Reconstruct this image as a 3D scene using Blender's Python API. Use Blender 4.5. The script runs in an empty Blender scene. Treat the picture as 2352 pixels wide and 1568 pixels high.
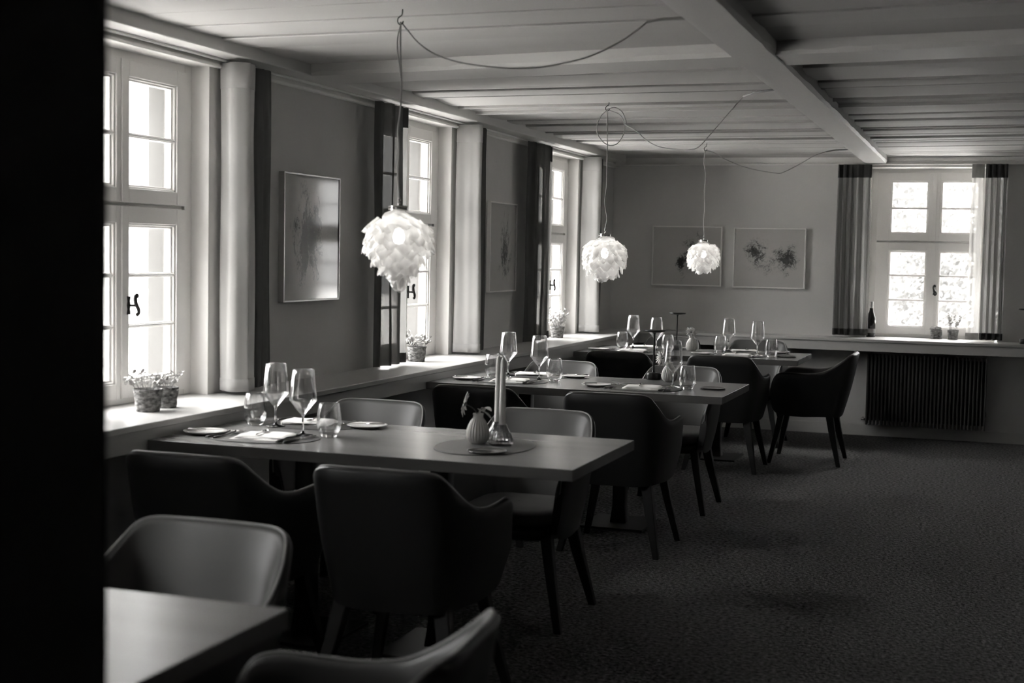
import bpy, math, random
from mathutils import Vector, Matrix
PI = math.pi
S = bpy.context.scene
COL = S.collection
# ------------------------------------------------------------------ camera
CAM = (3.1576, -0.5524, 1.4313)
yaw, pitch, roll, FPX = 0.3326, -0.0624, 0.0193, 3197.4
f_ = Vector((-math.sin(yaw)*math.cos(pitch), math.cos(yaw)*math.cos(pitch), math.sin(pitch)))
r_ = Vector((math.cos(yaw), math.sin(yaw), 0)); u_ = r_.cross(f_)
rr = math.cos(roll)*r_ + math.sin(roll)*u_; uu = -math.sin(roll)*r_ + math.cos(roll)*u_
cd = bpy.data.cameras.new('camera'); cam = bpy.data.objects.new('camera', cd); COL.objects.link(cam)
cam.matrix_world = Matrix(((rr.x, uu.x, -f_.x, CAM[0]), (rr.y, uu.y, -f_.y, CAM[1]), (rr.z, uu.z, -f_.z, CAM[2]), (0, 0, 0, 1)))
cd.sensor_width = 36; cd.lens = FPX/2352*36; cd.clip_start = .02; cd.clip_end = 300
cd.dof.use_dof = True; cd.dof.focus_distance = 7.6; cd.dof.aperture_fstop = 3.4
S.camera = cam
# ------------------------------------------------------------------ look and daylight
S.view_settings.view_transform = 'Standard'; S.view_settings.look = 'None'
S.view_settings.exposure = 2.74; S.view_settings.gamma = 1.0; S.view_settings.use_curve_mapping = False
cy = S.cycles
cy.use_denoising = True; cy.max_bounces = 8; cy.diffuse_bounces = 4; cy.glossy_bounces = 5; cy.transmission_bounces = 8
cy.transparent_max_bounces = 24; cy.sample_clamp_indirect = 3.0; cy.caustics_reflective = False; cy.caustics_refractive = False
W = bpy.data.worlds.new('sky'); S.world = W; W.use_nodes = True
nt = W.node_tree; nt.nodes.clear()
wo = nt.nodes.new('ShaderNodeOutputWorld'); bg = nt.nodes.new('ShaderNodeBackground')
tc = nt.nodes.new('ShaderNodeTexCoord'); sp = nt.nodes.new('ShaderNodeSeparateXYZ'); rp = nt.nodes.new('ShaderNodeValToRGB')
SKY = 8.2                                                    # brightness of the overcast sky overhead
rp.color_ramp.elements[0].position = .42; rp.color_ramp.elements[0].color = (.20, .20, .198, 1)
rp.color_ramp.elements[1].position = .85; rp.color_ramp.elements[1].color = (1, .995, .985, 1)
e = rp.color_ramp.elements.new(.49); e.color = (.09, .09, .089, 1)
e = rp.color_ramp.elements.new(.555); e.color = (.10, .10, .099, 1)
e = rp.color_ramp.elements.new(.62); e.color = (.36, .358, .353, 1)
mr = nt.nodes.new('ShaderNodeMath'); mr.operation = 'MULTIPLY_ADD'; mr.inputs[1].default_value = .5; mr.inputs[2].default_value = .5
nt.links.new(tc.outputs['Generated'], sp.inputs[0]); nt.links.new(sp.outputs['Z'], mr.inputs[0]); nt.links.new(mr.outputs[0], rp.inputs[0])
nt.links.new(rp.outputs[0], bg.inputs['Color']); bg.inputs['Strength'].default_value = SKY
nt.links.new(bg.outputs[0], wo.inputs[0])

# ------------------------------------------------------------------ materials
def mat(name, col, rough=.6, spec=.5, metal=0.0, bump=None, var=None, coat=0.0, trans=0.0, ior=1.45):
    """bump=(scale,strength,dist,stretch xyz); var=(scale, amount, stretch)"""
    m = bpy.data.materials.new(name); m.use_nodes = True; n = m.node_tree; b = n.nodes['Principled BSDF']
    c = (col[0], col[1], col[2], 1) if isinstance(col, tuple) else (col, col*.985, col*.96, 1)
    b.inputs['Base Color'].default_value = c; b.inputs['Roughness'].default_value = rough
    b.inputs['Specular IOR Level'].default_value = spec; b.inputs['Metallic'].default_value = metal
    b.inputs['Coat Weight'].default_value = coat; b.inputs['Transmission Weight'].default_value = trans; b.inputs['IOR'].default_value = ior
    tcn = n.nodes.new('ShaderNodeTexCoord')
    def noise(scale, st, det=4):
        mp = n.nodes.new('ShaderNodeMapping'); mp.inputs['Scale'].default_value = st
        nz = n.nodes.new('ShaderNodeTexNoise'); nz.inputs['Scale'].default_value = scale; nz.inputs['Detail'].default_value = det
        n.links.new(tcn.outputs['Object'], mp.inputs[0]); n.links.new(mp.outputs[0], nz.inputs['Vector']); return nz
    if bump:
        nz = noise(bump[0], bump[3] if len(bump) > 3 else (1, 1, 1), 5)
        bp = n.nodes.new('ShaderNodeBump'); bp.inputs['Strength'].default_value = bump[1]; bp.inputs['Distance'].default_value = bump[2]
        n.links.new(nz.outputs['Fac'], bp.inputs['Height']); n.links.new(bp.outputs[0], b.inputs['Normal'])
    if var:
        nz = noise(var[0], var[2] if len(var) > 2 else (1, 1, 1))
        rm = n.nodes.new('ShaderNodeValToRGB'); a = var[1]
        rm.color_ramp.elements[0].position = .3; rm.color_ramp.elements[1].position = .7
        rm.color_ramp.elements[0].color = tuple(x*(1-a) for x in c[:3])+(1,); rm.color_ramp.elements[1].color = tuple(min(1, x*(1+a)) for x in c[:3])+(1,)
        n.links.new(nz.outputs['Fac'], rm.inputs[0]); n.links.new(rm.outputs[0], b.inputs['Base Color'])
    return m

def mixmat(name, parts):
    """parts: list of (shader type, color, roughness, weight)"""
    m = bpy.data.materials.new(name); m.use_nodes = True; n = m.node_tree; n.nodes.clear()
    out = n.nodes.new('ShaderNodeOutputMaterial'); cur = None; tot = 0
    for typ, col, rough, w in parts:
        s = n.nodes.new('ShaderNodeBsdf'+typ); s.inputs['Color'].default_value = (col, col*.99, col*.97, 1)
        if 'Roughness' in s.inputs and rough is not None: s.inputs['Roughness'].default_value = rough
        tot += w
        if cur is None: cur = s
        else:
            mx = n.nodes.new('ShaderNodeMixShader'); mx.inputs[0].default_value = w/tot
            n.links.new(cur.outputs[0], mx.inputs[1]); n.links.new(s.outputs[0], mx.inputs[2]); cur = mx
    n.links.new(cur.outputs[0], out.inputs[0]); return m

def thin_glass(name, tint=.97, base=.04, edge=.75, rough=.02, blend=.25):
    """a thin clear pane: see-through with a mirror reflection that grows at grazing angles"""
    m = bpy.data.materials.new(name); m.use_nodes = True; n = m.node_tree; n.nodes.clear()
    out = n.nodes.new('ShaderNodeOutputMaterial'); t = n.nodes.new('ShaderNodeBsdfTransparent'); g = n.nodes.new('ShaderNodeBsdfGlossy')
    t.inputs['Color'].default_value = (tint, tint, tint, 1); g.inputs['Roughness'].default_value = rough; g.inputs['Color'].default_value = (1, 1, 1, 1)
    lw = n.nodes.new('ShaderNodeLayerWeight'); lw.inputs['Blend'].default_value = blend
    mr = n.nodes.new('ShaderNodeMapRange'); mr.inputs['To Min'].default_value = base; mr.inputs['To Max'].default_value = edge
    mx = n.nodes.new('ShaderNodeMixShader')
    n.links.new(lw.outputs['Fresnel'], mr.inputs['Value']); n.links.new(mr.outputs[0], mx.inputs[0])
    n.links.new(t.outputs[0], mx.inputs[1]); n.links.new(g.outputs[0], mx.inputs[2]); n.links.new(mx.outputs[0], out.inputs[0]); return m

M = {}
M['wall'] = mat('lime_plaster', .66, .75, .3, bump=(5, .35, .02), var=(2.2, .05))
M['white'] = mat('painted_white_wood', .88, .45, .4, bump=(30, .1, .002))
M['reveal'] = mat('white_plaster_reveal', .86, .6, .3, bump=(8, .2, .006))
M['ceil'] = mat('painted_ceiling_boards', .53, .6, .3, bump=(9, .25, .004, (.12, 1, 1)), var=(3, .04, (.15, 1, 1)))
M['beam'] = mat('painted_ceiling_beam', .62, .5, .4, bump=(26, .5, .004, (1, .06, 1)))
M['ledge'] = mat('painted_ledge_wood', .50, .30, .5, bump=(12, .12, .003, (1, .1, 1)))
M['carpet'] = mat('shaggy_dark_carpet', .19, .95, .1, bump=(70, 1.0, .09), var=(55, .7))
M['sidewall'] = mat('grey_side_wall_paint', .26, .8, .2)
M['black'] = mat('partition_shade_black', .028, .6, .2)  # near-black stands in for shade on the partition's unlit camera side
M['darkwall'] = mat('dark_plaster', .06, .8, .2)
M['table'] = mat('grey_oiled_table_top', .165, .27, .36, bump=(9, .1, .002, (.08, 1, 1)), var=(5, .14, (.1, 1, 1)))
M['tabledark'] = mat('black_table_steel', .02, .4, .5, metal=.3)
M['shell'] = mat('black_leather_shaded_outside', .019, .42, .5, bump=(120, .15, .001))  # same leather as the inside, darkened to paint the unlit outer faces
M['inner'] = mat('black_leather_lit_inside', .075, .42, .45, bump=(120, .12, .001))  # same leather as the shell, lightened to paint the window light on it
M['piping'] = mat('piping_rim_highlight', .30, .35, .6)  # real piping, coloured pale to paint the highlight along the rim
M['leg'] = mat('black_stained_wood', .014, .5, .4)
M['china'] = mat('white_porcelain', .72, .15, .6)
M['napkin'] = mat('white_linen_napkin', .78, .8, .2, bump=(160, .2, .001))
M['steel'] = mat('polished_cutlery_steel', .62, .16, .5, metal=1)
M['handle'] = mat('dark_cutlery_handle', .16, .3, .5, metal=.8)
M['placemat'] = mat('dark_grey_leather_placemat', .095, .36, .45, bump=(90, .1, .001))
M['saucer'] = mat('dark_metal_coaster', .18, .18, .5, metal=.7)
M['vase'] = mat('ribbed_matt_porcelain', .66, .5, .4)
M['wax'] = mat('ivory_wax', .80, .45, .4)
M['petal'] = mat('pale_flower_petal', .60, .6, .3)
M['yellow'] = mat('flower_heart', .26, .8, .2)
M['green'] = mat('plant_green', .20, .6, .3)
M['palegreen'] = mat('pale_plant_leaf', .50, .6, .3)
M['bark'] = mat('birch_bark', .20, .85, .2, bump=(70, 1.0, .012, (1, 1, 1.6)), var=(42, .8, (1, 1, 1.8)))
M['soil'] = mat('potting_soil', .03, .95, .1)
M['iron'] = mat('wrought_iron', .018, .5, .5, metal=.4)
M['lampblack'] = mat('black_lacquered_metal', .012, .3, .5)
M['chrome'] = mat('brushed_nickel', .55, .25, .5, metal=1)
M['cord'] = mat('clear_grey_lamp_cord', .36, .4, .5)
M['frame'] = mat('silver_picture_frame', .5, .3, .5, metal=.8)
M['radiator'] = mat('dark_radiator_enamel', .06, .35, .5)
M['bottle'] = mat('dark_bottle_glass', .010, .08, .6)
M['foil'] = mat('pale_bottle_foil', .45, .4, .5)
M['label'] = mat('bottle_label_paper', .22, .7, .2)
M['jamb'] = mat('weathered_outer_wood', .06, .8, .2, bump=(20, .4, .004, (1, 1, .06)), var=(9, .12, (1, 1, .08)))
M['ground'] = mat('pale_gravel', .42, .9, .1, var=(3, .1))
M['leaves'] = mixmat('pale_tree_leaves', [('Diffuse', .10, 1, .6), ('Translucent', .11, None, .4)])  # one even colour for all the leaves
M['trunk'] = mat('grey_tree_bark', .2, .9, .1, var=(8, .3, (1, 1, .2)))
M['linen'] = mixmat('white_linen_curtain', [('Diffuse', .66, 1, .78), ('Translucent', .6, None, .22)])
M['net'] = mixmat('dark_net_curtain', [('Diffuse', .15, 1, .86), ('Translucent', .12, None, .10), ('Transparent', 1.0, None, .04)])
M['sheer'] = mixmat('grey_sheer_curtain', [('Diffuse', .30, 1, .50), ('Translucent', .35, None, .32), ('Transparent', 1.0, None, .18)])
M['whitesheer'] = mixmat('white_sheer_curtain', [('Diffuse', .6, 1, .35), ('Translucent', .65, None, .33), ('Transparent', 1.0, None, .32)])
M['greynet'] = mixmat('mid_grey_curtain', [('Diffuse', .32, 1, .62), ('Translucent', .30, None, .33), ('Transparent', 1.0, None, .05)])
M['band'] = mixmat('doubled_curtain_hem', [('Diffuse', .10, 1, .8), ('Translucent', .10, None, .2)])
M['midband'] = mixmat('doubled_pale_curtain_hem', [('Diffuse', .58, 1, .85), ('Translucent', .4, None, .15)])
M['pane'] = thin_glass('window_glass', .98, .03, .6, .0, .2)
M['picglass'] = thin_glass('picture_glass', .99, .010, .10, .07, .2)
M['thin'] = thin_glass('thin_drinking_glass', .985, .10, .6, .01, .24)
M['solid'] = mat('solid_clear_glass', (1, 1, 1), .02, .5, trans=1.0, ior=1.48)
def petal_mat():
    """clear pressed glass: see-through face on, milky and bright towards its edges, with uneven gloss"""
    m = bpy.data.materials.new('pressed_petal_glass'); m.use_nodes = True; n = m.node_tree; n.nodes.clear(); L = n.links.new
    out = n.nodes.new('ShaderNodeOutputMaterial'); tr = n.nodes.new('ShaderNodeBsdfTransparent'); tl = n.nodes.new('ShaderNodeBsdfTranslucent'); df = n.nodes.new('ShaderNodeBsdfDiffuse'); gl = n.nodes.new('ShaderNodeBsdfGlossy')
    tr.inputs['Color'].default_value = (.97, .97, .97, 1); tl.inputs['Color'].default_value = (.95, .94, .92, 1); df.inputs['Color'].default_value = (.8, .79, .77, 1); gl.inputs['Roughness'].default_value = .09
    t = n.nodes.new('ShaderNodeTexCoord'); nz = n.nodes.new('ShaderNodeTexNoise'); nz.inputs['Scale'].default_value = 45; nz.inputs['Detail'].default_value = 2; L(t.outputs['Object'], nz.inputs['Vector'])
    bp = n.nodes.new('ShaderNodeBump'); bp.inputs['Strength'].default_value = .7; bp.inputs['Distance'].default_value = .006; L(nz.outputs['Fac'], bp.inputs['Height']); L(bp.outputs[0], gl.inputs['Normal']); L(bp.outputs[0], df.inputs['Normal'])
    m1 = n.nodes.new('ShaderNodeMixShader'); m1.inputs[0].default_value = .3; L(tl.outputs[0], m1.inputs[1]); L(df.outputs[0], m1.inputs[2])
    lw = n.nodes.new('ShaderNodeLayerWeight'); lw.inputs['Blend'].default_value = .4; mr = n.nodes.new('ShaderNodeMapRange'); mr.inputs['To Min'].default_value = .48; mr.inputs['To Max'].default_value = .95
    L(lw.outputs['Facing'], mr.inputs['Value']); m2 = n.nodes.new('ShaderNodeMixShader'); L(mr.outputs[0], m2.inputs[0]); L(tr.outputs[0], m2.inputs[1]); L(m1.outputs[0], m2.inputs[2])
    m3 = n.nodes.new('ShaderNodeMixShader'); m3.inputs[0].default_value = .14; L(m2.outputs[0], m3.inputs[1]); L(gl.outputs[0], m3.inputs[2]); L(m3.outputs[0], out.inputs[0]); return m
M['petalglass'] = petal_mat()
M['crystal'] = thin_glass('ribbed_crystal_glass', .95, .10, .9, .02, .4)
def emis(name, s):
    m = bpy.data.materials.new(name); m.use_nodes = True; n = m.node_tree; n.nodes.clear()
    o = n.nodes.new('ShaderNodeOutputMaterial'); e = n.nodes.new('ShaderNodeEmission'); e.inputs['Color'].default_value = (1, .985, .96, 1)
    e.inputs['Strength'].default_value = s; n.links.new(e.outputs[0], o.inputs[0]); return m
M['bulb'] = emis('lit_bulb', 5.0)

def art_mat(name, seed, ax, lo, hi, stretch, inkpos):
    """paper with ink splashes: a noise mask inside a soft oval; coordinates in metres on the sheet (u=ax, v=z)"""
    m = bpy.data.materials.new(name); m.use_nodes = True; n = m.node_tree; b = n.nodes['Principled BSDF']; L = n.links.new
    b.inputs['Roughness'].default_value = .8
    t = n.nodes.new('ShaderNodeTexCoord'); mp = n.nodes.new('ShaderNodeMapping'); mp.inputs['Scale'].default_value = stretch; mp.inputs['Location'].default_value = (seed*3.1, seed*1.7, seed)
    L(t.outputs['Object'], mp.inputs[0])
    def nz(scale, det, dist):
        a = n.nodes.new('ShaderNodeTexNoise'); a.inputs['Scale'].default_value = scale; a.inputs['Detail'].default_value = det; a.inputs['Distortion'].default_value = dist
        L(mp.outputs[0], a.inputs['Vector']); return a
    def math_(op, a, b2=None, v=None):
        x = n.nodes.new('ShaderNodeMath'); x.operation = op; L(a, x.inputs[0])
        if b2 is not None: L(b2, x.inputs[1])
        if v is not None: x.inputs[1].default_value = v
        return x.outputs[0]
    oval = None; wob = nz(6.5, 5, 1.5)
    for (cu, cv, su, sv, w) in inkpos:
        sx = n.nodes.new('ShaderNodeSeparateXYZ'); L(t.outputs['Object'], sx.inputs[0])
        du = math_('MULTIPLY', math_('SUBTRACT', sx.outputs[ax], v=cu), v=1/su); dv = math_('MULTIPLY', math_('SUBTRACT', sx.outputs['Z'], v=cv), v=1/sv)
        d = math_('SQRT', math_('ADD', math_('MULTIPLY', du, du), math_('MULTIPLY', dv, dv)))
        d = math_('ADD', d, math_('MULTIPLY', math_('SUBTRACT', wob.outputs['Fac'], v=.5), v=2.4))
        o = math_('MULTIPLY', math_('MAXIMUM', math_('SUBTRACT', math_('MULTIPLY', d, v=-1.0), v=-1.0), v=0.0), v=w)
        oval = o if oval is None else math_('MAXIMUM', oval, o)
    a = nz(13, 7, 2.2); c = nz(26, 8, 3.5)
    line = math_('ABSOLUTE', math_('SUBTRACT', a.outputs['Fac'], v=.5))                # thin branching lines
    ln = n.nodes.new('ShaderNodeMapRange'); ln.inputs['From Min'].default_value = .030; ln.inputs['From Max'].default_value = .0; L(line, ln.inputs['Value'])
    lm = math_('MULTIPLY', ln.outputs[0], math_('MINIMUM', math_('MULTIPLY', oval, v=2.2), v=.95))
    bl = n.nodes.new('ShaderNodeMapRange'); bl.inputs['From Min'].default_value = .52; bl.inputs['From Max'].default_value = .60
    L(math_('ADD', math_('MULTIPLY', c.outputs['Fac'], v=.72), math_('MULTIPLY', oval, v=.40)), bl.inputs['Value'])
    wash = math_('MULTIPLY', math_('MULTIPLY', a.outputs['Fac'], oval), v=.25)
    ink = math_('MINIMUM', math_('ADD', math_('MAXIMUM', math_('MULTIPLY', bl.outputs[0], v=.85), lm), wash), v=1.0)
    mx = n.nodes.new('ShaderNodeMix'); mx.data_type = 'RGBA'
    mx.inputs[6].default_value = (.52, .51, .49, 1); mx.inputs[7].default_value = (.015, .015, .015, 1)
    L(ink, mx.inputs[0]); L(mx.outputs[2], b.inputs['Base Color']); return m

# ------------------------------------------------------------------ mesh builder
class MB:
    def __init__(s): s.v = []; s.f = []; s.sm = []
    def add(s, vs, fs, smooth=False):
        k = len(s.v); s.v += [tuple(v) for v in vs]; s.f += [tuple(k+i for i in f) for f in fs]; s.sm += [smooth]*len(fs); return s
    def box(s, x0, x1, y0, y1, z0, z1, mtx=None):
        vs = [Vector((x, y, z)) for z in (z0, z1) for y in (y0, y1) for x in (x0, x1)]
        if mtx: vs = [mtx @ v for v in vs]
        return s.add(vs, [(0, 2, 3, 1), (4, 5, 7, 6), (0, 1, 5, 4), (2, 6, 7, 3), (0, 4, 6, 2), (1, 3, 7, 5)])
    def prism(s, pts, z0, z1, smooth=False):
        n = len(pts); vs = [(x, y, z0) for x, y in pts]+[(x, y, z1) for x, y in pts]
        s.add(vs, [tuple(range(n-1, -1, -1)), tuple(range(n, 2*n))]); k = len(s.v)-2*n
        s.f += [(k+i, k+(i+1) % n, k+n+(i+1) % n, k+n+i) for i in range(n)]; s.sm += [smooth]*n; return s
    def lathe(s, prof, n=32, c=(0, 0, 0), rib=None, mtx=None):
        vs = []; fs = []
        for i, (r, z) in enumerate(prof):
            for k in range(n):
                a = 2*PI*k/n; q = r
                if rib and rib[1] <= z <= rib[2]: q = r*(1+rib[0]*math.cos(a*rib[3])*min(1, (z-rib[1])/.008, (rib[2]-z)/.008))
                p = Vector((q*math.cos(a), q*math.sin(a), z))
                if mtx: p = mtx @ p
                vs.append((p[0]+c[0], p[1]+c[1], p[2]+c[2]))
        for i in range(len(prof)-1):
            for k in range(n): fs.append((i*n+k, i*n+(k+1) % n, (i+1)*n+(k+1) % n, (i+1)*n+k))
        return s.add(vs, fs, True)
    def tube(s, pts, r, n=8, caps=True, flat=1.0):
        P = [Vector(p) for p in pts]; vs = []; fs = []; prev = None
        R = r if isinstance(r, (list, tuple)) else [r]*len(P)
        for i, p in enumerate(P):
            d = (P[min(i+1, len(P)-1)]-P[max(i-1, 0)])
            d = d.normalized() if d.length > 1e-9 else Vector((0, 0, 1))
            if prev is None: a = d.orthogonal().normalized()
            else: a = (prev - d*prev.dot(d)); a = a.normalized() if a.length > 1e-6 else d.orthogonal().normalized()
            prev = a; b = d.cross(a)
            for k in range(n):
                t = 2*PI*k/n; vs.append(p+a*math.cos(t)*R[i]+b*math.sin(t)*R[i]*flat)
        for i in range(len(P)-1):
            for k in range(n): fs.append((i*n+k, i*n+(k+1) % n, (i+1)*n+(k+1) % n, (i+1)*n+k))
        if caps: fs += [tuple(range(n-1, -1, -1)), tuple((len(P)-1)*n+k for k in range(n))]
        return s.add(vs, fs, True)
    def grid(s, fn, nu, nv, smooth=True, closeu=False):
        vs = [fn(i/nu, j/nv) for j in range(nv+1) for i in range(nu+1)]
        return s.add(vs, [(j*(nu+1)+i, j*(nu+1)+i+1, (j+1)*(nu+1)+i+1, (j+1)*(nu+1)+i) for j in range(nv) for i in range(nu)], smooth)
    def build(s, name, m, parent=None, bevel=0, loc=None, rot=None, solid=0, sub=0, seg=2):
        me = bpy.data.meshes.new(name); me.from_pydata(s.v, [], s.f); me.update()
        me.polygons.foreach_set('use_smooth', s.sm)
        o = bpy.data.objects.new(name, me); COL.objects.link(o); me.materials.append(M[m] if isinstance(m, str) else m)
        if parent: o.parent = parent
        if loc: o.location = loc
        if rot: o.rotation_euler = rot
        if sub: x = o.modifiers.new('sub', 'SUBSURF'); x.levels = x.render_levels = sub
        if solid: x = o.modifiers.new('solid', 'SOLIDIFY'); x.thickness = solid; x.offset = 0
        if bevel: x = o.modifiers.new('bevel', 'BEVEL'); x.width = bevel; x.segments = seg; x.limit_method = 'ANGLE'; x.angle_limit = math.radians(40)
        return o
def tag(o, label=None, cat=None, group=None, kind=None):
    if label: o['label'] = label
    if cat: o['category'] = cat
    if group: o['group'] = group
    if kind: o['kind'] = kind
    return o
def thing(name, label, cat, loc=(0, 0, 0), rz=0, group=None, kind=None):
    o = bpy.data.objects.new(name, None); COL.objects.link(o); o.location = loc; o.rotation_euler = (0, 0, rz); o.empty_display_size = .05
    return tag(o, label, cat, group, kind)
KIDS = {}
def kids(o): return [c for c in bpy.data.objects if c.parent is o]
def tree(o): return (o, [tree(c) for c in kids(o)])
def copy_tree(t, parent=None):
    o, ch = t; c = o.copy(); COL.objects.link(c)
    if parent: c.parent = parent
    for k in ch: copy_tree(k, c)
    return c
class Proto:
    """first place() moves the original, later ones copy it with all its parts"""
    def __init__(s, make): s.make = make; s.t = None
    def place(s, loc, rz, label, group=None, name=None):
        if s.t is None: o = s.make(); s.t = tree(o)
        else: o = copy_tree(s.t)
        o.location = loc; o.rotation_euler = (o.rotation_euler[0], o.rotation_euler[1], rz); o['label'] = label
        if group: o['group'] = group
        return o
def catmull(P, n):
    P = [Vector(p) for p in P]; P = [2*P[0]-P[1]]+P+[2*P[-1]-P[-2]]; out = []
    for i in range(1, len(P)-2):
        for k in range(n):
            t = k/n; a, b, c, d = P[i-1:i+3]
            out.append(.5*((2*b)+(c-a)*t+(2*a-5*b+4*c-d)*t*t+(3*b-a-3*c+d)*t**3))
    out.append(P[-2]); return out

# ------------------------------------------------------------------ the room
H = 2.285; LZ = .81; YB = 11.206; FZ = .79
WINY = [1.37, 4.12, 6.89, 9.63]; WW = 1.01; WTOP = 2.2
def struct(o, label=None): return tag(o, label, None, None, 'structure')
m = MB(); ys = -2.8
for c in WINY:
    m.box(-.30, 0, ys, c-WW/2, 0, 2.6); m.box(-.30, 0, c-WW/2, c+WW/2, 0, LZ-.03); m.box(-.30, 0, c-WW/2, c+WW/2, WTOP, 2.6); ys = c+WW/2
m.box(-.30, 0, ys, 11.7, 0, 2.6)
struct(m.build('wall_left', 'wall'))
BX0, BX1 = 2.165, 3.195
m = MB(); m.box(0, BX0, YB, YB+.5, 0, 2.6); m.box(BX1, 5.6, YB, YB+.5, 0, 2.6); m.box(BX0, BX1, YB, YB+.5, 0, LZ-.03); m.box(BX0, BX1, YB, YB+.5, WTOP, 2.6)
struct(m.build('wall_back', 'wall'))
struct(MB().box(5.6, 5.8, -2.8, 11.7, 0, 2.6).build('wall_right', 'sidewall'))
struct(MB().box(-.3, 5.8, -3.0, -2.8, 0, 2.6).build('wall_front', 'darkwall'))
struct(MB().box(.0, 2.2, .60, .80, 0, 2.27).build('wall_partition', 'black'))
# floor: carpet with a gently uneven pile
rnd = random.Random(5)
nu, nv = 200, 440
def fl(u, v):
    return (u*5.6, -2.8+v*14.006, 0)
struct(MB().box(-.3, 5.8, -3.0, 11.7, -.2, 0).build('floor', 'carpet'))
# ceiling boards, running across the room at a slight skew, each slightly cupped
m = MB(); m.box(-.3, 5.8, -3.0, 11.7, H+.02, H+.2); rnd = random.Random(11)
y = -3.6; sk = -.10
def ysk(x): return sk*(x-2.2) if x > 2.2 else sk*.25*(x-2.2)
while y < 12.3:
    w = .286 if y < 5.2 else rnd.choice((.145, .19, .24)); t1 = rnd.uniform(-.006, .004); t2 = rnd.uniform(-.004, .006)
    if y > 5.2: t1 *= 2.6; t2 *= 2.6
    xs = [0, 1.1, 2.2, 3.9, 5.6]; g = .004; N = 6; vs = []; fs = []
    jit = [rnd.uniform(-.0015, .0015) for _ in xs]
    for i, x in enumerate(xs):
        o = ysk(x)
        pr = [(0, H+.02), (0, H+.003+t1), (.004, H+t1)]+[(w*k/N, H+t1+(t2-t1)*k/N-.003*math.sin(PI*k/N)+jit[i]) for k in range(1, N)]+[(w-g, H+t2), (w-.001, H+.02)]
        vs += [(x, y+o+a, z) for a, z in pr]
    q = len(pr)
    for i in range(len(xs)-1):
        for k in range(q-1): fs.append((i*q+k, (i+1)*q+k, (i+1)*q+k+1, i*q+k+1))
    m.add(vs, fs, False); y += w
ceil = struct(m.build('ceiling', 'ceil'))
# the big lengthwise beam with hacked edges, the cross beam, the box beam along the window wall
def rough_beam(name, path, w, z0, z1, seed):
    rn = random.Random(seed); m = MB(); n = 90; vs = []; fs = []; A, B = Vector(path[0]), Vector(path[1]); d = (B-A).normalized(); p = Vector((-d.y, d.x))
    for i in range(n+1):
        c = A+(B-A)*i/n; j = [rn.uniform(-.004, .004) for _ in range(4)]; ch = .012+rn.uniform(0, .010)
        for (s, z) in ((-w/2, z1), (-w/2+j[0]*.4, z0+ch), (-w/2+ch*.6, z0+j[1]*.2), (w/2-ch*.6, z0+j[2]*.2), (w/2+j[3]*.4, z0+ch), (w/2, z1)):
            q = c-p*s; vs.append((q.x, q.y, z))
    for i in range(n):
        for k in range(5): fs.append((i*6+k, i*6+k+1, (i+1)*6+k+1, (i+1)*6+k))
    fs += [(0, 5, 4, 3, 2, 1), tuple(n*6+k for k in range(6))]
    m.add(vs, fs, False); return struct(m.build(name, 'beam'))
rough_beam('trim_1', ((2.245, -2.8), (2.205, YB)), .185, 2.228, H+.03, 3)
def yc(x): return 5.19-.115*(x-2.0)
rough_beam('trim_2', ((.0, yc(0)), (5.6, yc(5.6))), .32, 2.232, H+.03, 4)
m = MB(); m.prism([(.0, -2.8), (.155, -2.8), (.155, 11.02), (.0, 11.02)], 2.232, H+.015)
struct(m.build('trim_3', 'beam', bevel=.006))
m = MB(); m.box(.0, .02, .8, YB, 2.205, 2.232); m.box(.0, .032, .8, YB, 2.195, 2.208); m.box(.03, .05, .8, 11.0, 2.222, 2.232)
struct(m.build('trim_4', 'white', bevel=.003))
m = MB(); m.box(.02, 5.6, YB-.018, YB, 2.22, H+.015); m.box(2.3, 5.6, YB-.05, YB-.018, 2.245, 2.275); m.box(.02, 5.6, YB-.045, YB-.018, 2.215, 2.225)
struct(m.build('trim_5', 'white', bevel=.002))
# deep window ledge on two walls: worktop and panelled front
D1 = .3435; D2 = .324
LPTS = [(0, .8), (D1, .8), (D1, YB-D2), (5.6, YB-D2), (5.6, YB), (0, YB)]
led = struct(MB().prism(LPTS, FZ-.004, LZ).build('trim_6', 'ledge', bevel=.003))
m = MB()
for c in WINY: m.box(-.13, 0, max(.8, c-WW/2), c+WW/2, LZ-.03, LZ)
m.box(BX0, BX1, YB, YB+.26, LZ-.03, LZ); m.build('sill', 'ledge', led, bevel=.002)
m = MB(); m.prism([(D1-.035, .8), (D1-.012, .8), (D1-.012, YB-D2+.012), (5.6, YB-D2+.012), (5.6, YB-D2+.035), (D1-.035, YB-D2+.035)], .712, FZ-.004)
m.build('fascia', 'ledge', led, bevel=.002)
m = MB(); m.box(0, .02, .8, YB, 0, .09); struct(m.build('baseboard_left', 'darkwall'))
m = MB(); m.box(.02, 5.6, YB-.02, YB, 0, .09); struct(m.build('baseboard_back', 'wall'))

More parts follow.
